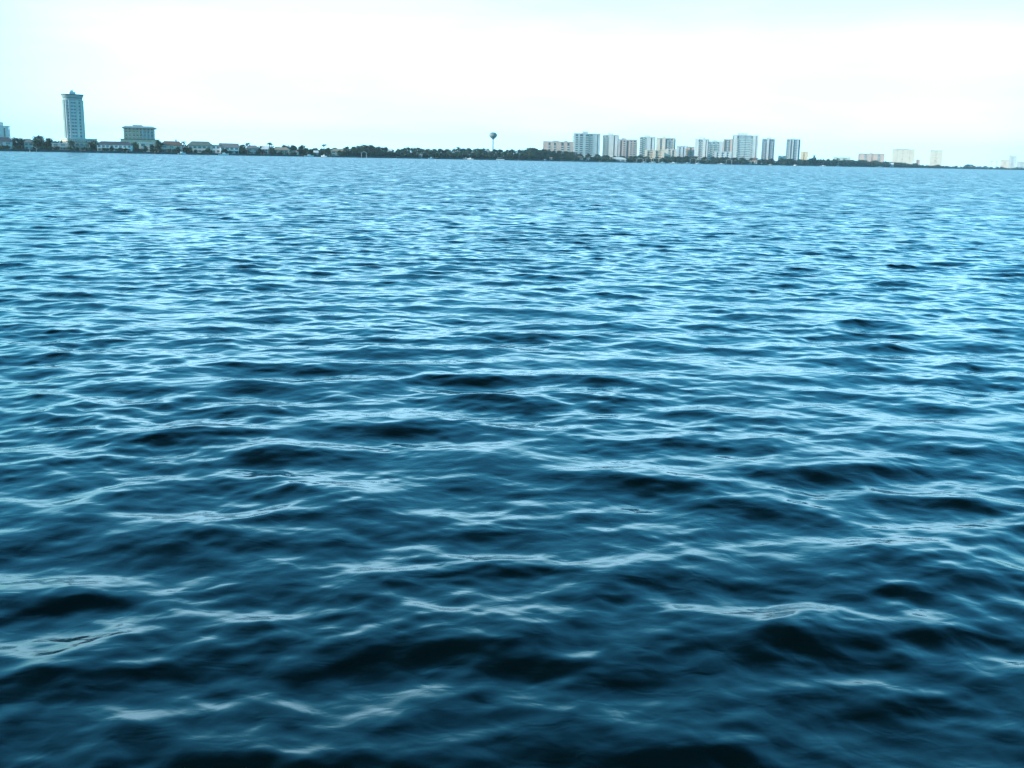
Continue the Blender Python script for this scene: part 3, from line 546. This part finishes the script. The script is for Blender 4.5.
# ------------------------------------------------------------------ docks, boathouses, boats
def dock(px, length, label, group=None, wide=None):
    d = sh(px); x, y = xy(px, d-1.0); o = thing('dock', label, 'dock', (x, y, 0), facing(px)+random.uniform(-.1, .1)); w = 1.8
    D = MB()
    for i in range(int(length/.6)): D.box(-w/2, w/2, -i*.6-.55, -i*.6, 1.15, 1.23)
    if wide:
        for i in range(int(wide/.6)): D.box(-wide/2+i*.6, -wide/2+i*.6+.55, -length-3.2, -length-.03, 1.15, 1.23)
    D.build('deck', 'wood', o)
    for i in range(int(length/4)+1):
        for s in (-1, 1): MB().lathe([(.15, -1.2), (.15, 1.9), (.05, 2.0)], 8, s*(w/2+.16), -i*4-.4).build('pile', 'wood', o)
    return o
def boat(px, off, L_, label, kind='motor', rz=0., group=None, hullm='gel'):
    L_ *= .85
    d = sh(px)-off; x, y = xy(px, d); o = thing({'motor': 'motorboat', 'pontoon': 'pontoon_boat', 'sail': 'sailboat'}[kind], label, 'boat', (x, y, 0), facing(px)+rz)
    B = L_*.3; rings = []
    if kind == 'pontoon':
        for s in (-1, 1): MB().tube([(-L_/2, s*B*.35, .15), (L_*.4, s*B*.35, .15), (L_/2, s*B*.35, .35)], [.35, .35, .1], 10).build('float', 'steel', o)
        MB().box(-L_/2, L_*.47, -B/2, B/2, .503, .62).box(-L_/2, L_*.45, -B/2, -B/2+.06, .623, 1.3).box(-L_/2, L_*.45, B/2-.06, B/2, .623, 1.3).build('deck', 'gel', o)
        MB().box(-L_*.38, L_*.2, -B/2, B/2, 2.6, 2.75).build('canopy', 'white', o)
        for sx in (-.36, .18):
            for s in (-1, 1): MB().tube([(L_*sx, s*(B/2-.15), .62), (L_*sx, s*(B/2-.15), 2.6)], .04).build('canopy_post', 'steel', o)
        return o
    for t in np.linspace(0, 1, 9):
        u = -L_/2+L_*t; wd = B/2*(1-max(0, (t-.35)/.65)**2.2)+.03; sh_ = .9+.45*t*t; kz = -.3+.55*max(0, t-.7)/.3
        rings.append([(u, -wd, sh_), (u, -wd*.86, .15), (u, 0, kz), (u, wd*.86, .15), (u, wd, sh_)])
    MB().loft(rings).build('hull', hullm, o)
    if kind == 'sail':
        MB().tube([(L_*.08, 0, .8), (L_*.08, 0, L_*1.25)], [.12, .07]).build('mast', 'white', o); MB().tube([(L_*.08, 0, 2.2), (-L_*.35, 0, 2.1)], .2).build('boom', 'white', o)
        MB().box(-L_*.2, L_*.22, -B*.26, B*.26, .7, 1.55).build('cabin', 'gel', o); return o
    c = MB().loft([[(-L_*.12, -B*.3, .8), (L_*.26, -B*.24, .9), (L_*.26, B*.24, .9), (-L_*.12, B*.3, .8)], [(-L_*.10, -B*.28, 1.9), (L_*.12, -B*.22, 1.9), (L_*.12, B*.22, 1.9), (-L_*.10, B*.28, 1.9)]]).build('cabin', 'gel', o)
    MB().box(L_*.135, L_*.19, -B*.19, B*.19, 1.42, 1.75).build('windscreen', 'glass', c)
    MB().box(-L_*.14, L_*.15, -B*.31, B*.31, 1.95, 2.05).build('hard_top', 'white', o)
    MB().box(-L_/2-.5, -L_/2-.03, -.25, .25, .1, 1.35).build('outboard_motor', 'motor', o)
    return o
for px, ln, lab, wd in ((37, 16, 'dark wooden dock below the largest spreading tree at left', 9), (84, 12, 'short dock below the square tan block house', None), (128, 14, 'dock at the right end of the wide white house', 8), (156, 20, 'long wooden dock left of the brown-roofed house', 12),
                        (176, 16, 'dock in front of the brown-roofed house', 8), (206, 14, 'dock before the green-roofed house', None), (222, 14, 'dock by the white porch house', 8), (262, 16, 'dock near the tall palm', 8), (301, 20, 'dock below the clump right of tan-roofed house', 10), (330, 16, 'dock below the lone palm', 7),
                        (398, 18, 'dock right of the white boathouse under the treeline', 9), (436, 18, 'dock under the unbroken treeline left of the thin palm', 9), (470, 20, 'dock left of the water tower', 9), (520, 22, 'dock right of the water tower', 12), (562, 22, 'dock below the pink condominium', 12), (600, 22, 'dock below the widest white high-rise', 12),
                        (634, 26, 'dock right of the round-roofed shed', 16), (652, 26, 'dock below the long low beige building', 16), (684, 30, 'dock below the small bright white block', 18), (712, 30, 'dock below the long low white building', 16), (738, 26, 'dock below the big glass high-rise', 16), (806, 30, 'dock right of the detached towers', 18)):
    dock(px, ln, lab, wide=wd)
def boathouse(px, top, w, label, roof='white_roof', dark=True):
    d = sh(px)-10; x, y = xy(px, d); h = zat(px, top, d); o = thing('boathouse', label, 'boathouse', (x, y, 0), facing(px)); hw = w/2
    for sx in (-1, 1):
        for yy in (.2, 7.8): MB().lathe([(.2, -1.2), (.2, h-1.6)], 8, sx*(hw-.3), yy).build('post', 'white', o)
    r = MB().loft([[(-hw-.6, -.6, h-1.5), (0, -.6, h), (hw+.6, -.6, h-1.5), (hw+.6, -.6, h-1.75), (0, -.6, h-.25), (-hw-.6, -.6, h-1.75)], [(-hw-.6, 8.6, h-1.5), (0, 8.6, h), (hw+.6, 8.6, h-1.5), (hw+.6, 8.6, h-1.75), (0, 8.6, h-.25), (-hw-.6, 8.6, h-1.75)]]).build('roof', roof, o)
    MB().box(-hw, hw, 7.2, 8.4, 1.0, 1.15).box(-hw, -hw+1, 0, 7.17, 1.0, 1.15).build('deck', 'wood', o)
    return o
boathouse(364, 150.2, 5, 'white open boathouse on posts below the tall hump of woods')
boathouse(33, 145.8, 4.5, 'small white open boathouse left of the dark dock')
boathouse(640, 158.0, 9, 'white boathouse nearest the round-roofed shed'); boathouse(648.5, 157.4, 8, 'white boathouse left of the dock below the beige building'); boathouse(656, 157.8, 8, 'white boathouse right of the dock below the beige building')
boathouse(693, 158.0, 9, 'white boathouse right of the dock below small white block', 'white_roof'); boathouse(729, 159.2, 9, 'pale boathouse left of the dock below the big glass high-rise')
def shed():
    px = 618; d = sh(px)+6; x, y = xy(px, d); mp = mpp(px, d); w = 16*mp; h = zat(px, 156.9, d)-GZ; o = thing('shed', 'wide shed with pale arched roof on the waterfront below the high-rises', 'shed', (x, y, GZ), facing(px))
    MB().box(-w/2, w/2, 0, 18, 0, h*.45).build('wall', 'grey', o)
    arc = [(math.cos(math.pi*(1-i/14))*w*.53, h*.45+math.sin(math.pi*i/14)*h*.55) for i in range(15)]
    MB().loft([[(u, yy, v) for u, v in arc] for yy in (-.8, 18.8)]).build('roof', 'white_roof', o)
    for k in (-1, 0, 1): MB().box(k*w*.3-w*.1, k*w*.3+w*.1, -.08, -.003, .05, h*.40).build('door', 'glass', o)
shed()
for a in ((181.5, 18, 7, 'white motorboat moored before the brown-roofed house', 'motor', .4), (223.5, 22, 9, 'white motorboat at the dock of the white porch house', 'motor', 0), (309, 40, 9, 'white motorboat off the clump right of tan-roofed house', 'motor', .2), (324, 18, 6, 'small white motorboat below the lone palm', 'motor', 2.9),
          (431, 14, 7, 'white motorboat under the unbroken treeline', 'motor', .1), (465.5, 14, 7, 'white motorboat left of the dock near the water tower', 'motor', 0), (470.5, 30, 8, 'white motorboat just beyond the dock left of the water tower', 'motor', 3.0), (500.5, 30, 11, 'long white pontoon boat with canopy below the water tower', 'pontoon', 0),
          (662, 24, 10, 'white motorboat right of the beige building boathouses', 'motor', .2), (673, 26, 14, 'large white motorboat left of the dock below small white block', 'motor', 0), (698.5, 26, 10, 'white sailboat with bare mast below the plain grey high-rise', 'sail', .8), (721, 30, 14, 'large white motorboat right of the dock below long white building', 'motor', .1),
          (770, 45, 9, 'white motorboat out on the water before the left detached tower', 'motor', .1), (795, 40, 6, 'small white motorboat on the water before the right detached tower', 'motor', 2.8), (823, 60, 13, 'long white motorboat on the water right of the detached towers', 'motor', 0), (838, 30, 14, 'white sailboat right of the long motorboat by the far shore', 'sail', .6),
          (879, 30, 16, 'white motorboat below the far pinkish condominium', 'motor', 0), (644, 22, 9, 'white motorboat between the two left boathouses by the shed', 'motor', .5), (652.5, 34, 11, 'white motorboat at the dock end below the long beige building', 'motor', .2), (687, 30, 11, 'white motorboat left of the bare-masted sailboat', 'motor', .3), (545, 20, 8, 'blue-hulled motorboat below the pink condominium', 'motor', .3)):
    px, off, L_, lab, kd, rz = a; boat(px, off, L_, lab, kd, rz, hullm='bluegel' if 'blue-hulled' in lab else 'gel')

# ------------------------------------------------------------------ air
HZ = 6600
hz = MB().box(-HZ, HZ, -HZ, HZ, -2.2, 125).build('haze', 'white'); hz['kind'] = 'stuff'
hm = bpy.data.materials.new('haze_air'); hm.use_nodes = True; nt = hm.node_tree; nt.nodes.clear()
out = nt.nodes.new('ShaderNodeOutputMaterial'); pv = nt.nodes.new('ShaderNodeVolumePrincipled'); nt.links.new(pv.outputs[0], out.inputs['Volume'])
pv.inputs['Color'].default_value = (.66, .88, 1, 1); pv.inputs['Density'].default_value = .00008; pv.inputs['Anisotropy'].default_value = .2
hz.data.materials.clear(); hz.data.materials.append(hm)

# ------------------------------------------------------------------ sky and sun
SUN_EL, SUN_AZ = 22, 253
w = bpy.data.worlds.new('World'); S.world = w; w.use_nodes = True; nt = w.node_tree; L = nt.links; bg = nt.nodes['Background']; bg.inputs[1].default_value = .15
sky = nt.nodes.new('ShaderNodeTexSky'); sky.sky_type = 'NISHITA'; sky.sun_disc = False; sky.sun_elevation = R(SUN_EL); sky.sun_rotation = R(SUN_AZ); sky.ozone_density = 3.0; sky.air_density = 1.2
tint = nt.nodes.new('ShaderNodeMix'); tint.data_type = 'RGBA'; tint.blend_type = 'MULTIPLY'; tint.inputs[0].default_value = 1; tint.inputs[7].default_value = (.25, 1.07, 1.26, 1); L.new(sky.outputs[0], tint.inputs[6])
tc = nt.nodes.new('ShaderNodeTexCoord'); sp = nt.nodes.new('ShaderNodeSeparateXYZ'); L.new(tc.outputs['Generated'], sp.inputs[0])
def mr(src, a, b, c, d, kind='SMOOTHSTEP'):
    q = nt.nodes.new('ShaderNodeMapRange'); q.interpolation_type = kind
    for i, v in enumerate((a, b, c, d)): q.inputs[i+1].default_value = v
    L.new(src, q.inputs[0]); return q.outputs[0]
def mth(op, a, b):
    q = nt.nodes.new('ShaderNodeMath'); q.operation = op
    for i, v in enumerate((a, b)):
        if isinstance(v, (int, float)): q.inputs[i].default_value = v
        else: L.new(v, q.inputs[i])
    return q.outputs[0]
# a thin bright veil of cloud lies low over the far shore and thins upwards and to the sides
veil = mr(sp.outputs[2], .06, .275, 1, 0)
dot = nt.nodes.new('ShaderNodeVectorMath'); dot.operation = 'DOT_PRODUCT'; dot.inputs[1].default_value = (.03, .985, .17); L.new(tc.outputs['Generated'], dot.inputs[0])
mid = mr(dot.outputs['Value'], .84, .945, .36, 1)
mp = nt.nodes.new('ShaderNodeMapping'); mp.inputs['Scale'].default_value = (1.5, 1.5, 9); L.new(tc.outputs['Generated'], mp.inputs[0])
ns = nt.nodes.new('ShaderNodeTexNoise'); ns.inputs['Scale'].default_value = 2.2; ns.inputs['Detail'].default_value = 6; ns.inputs['Roughness'].default_value = .55; L.new(mp.outputs[0], ns.inputs['Vector'])
wisp = mr(ns.outputs[0], .35, .7, .86, 1.08)
amt = mth('MULTIPLY', mth('MULTIPLY', veil, mid), wisp)
cl = nt.nodes.new('ShaderNodeMix'); cl.data_type = 'RGBA'; cl.inputs[7].default_value = (3.8, 7.3, 9.8, 1); L.new(amt, cl.inputs[0])
deep = nt.nodes.new('ShaderNodeVectorMath'); deep.operation = 'SCALE'; L.new(tint.outputs[2], deep.inputs[0]); L.new(mr(sp.outputs[2], .43, .78, 1.0, .13), deep.inputs['Scale']); L.new(deep.outputs[0], cl.inputs[6]); L.new(cl.outputs[2], bg.inputs[0])
sl = bpy.data.lights.new('sun', 'SUN'); sl.energy = 2.6; sl.angle = R(.5); sl.color = (1, .87, .74); so = bpy.data.objects.new('sun', sl); COL.objects.link(so)
dv = Vector((math.sin(R(SUN_AZ))*math.cos(R(SUN_EL)), math.cos(R(SUN_AZ))*math.cos(R(SUN_EL)), math.sin(R(SUN_EL)))); so.rotation_euler = dv.to_track_quat('Z', 'Y').to_euler(); so.location = (300, -100, 150)
S.view_settings.view_transform = 'Standard'; S.view_settings.look = 'None'; S.view_settings.exposure = 1.07; S.view_settings.gamma = 1
S.cycles.max_bounces = 5; S.cycles.volume_bounces = 1; S.cycles.use_denoising = True; S.cycles.sample_clamp_indirect = 6
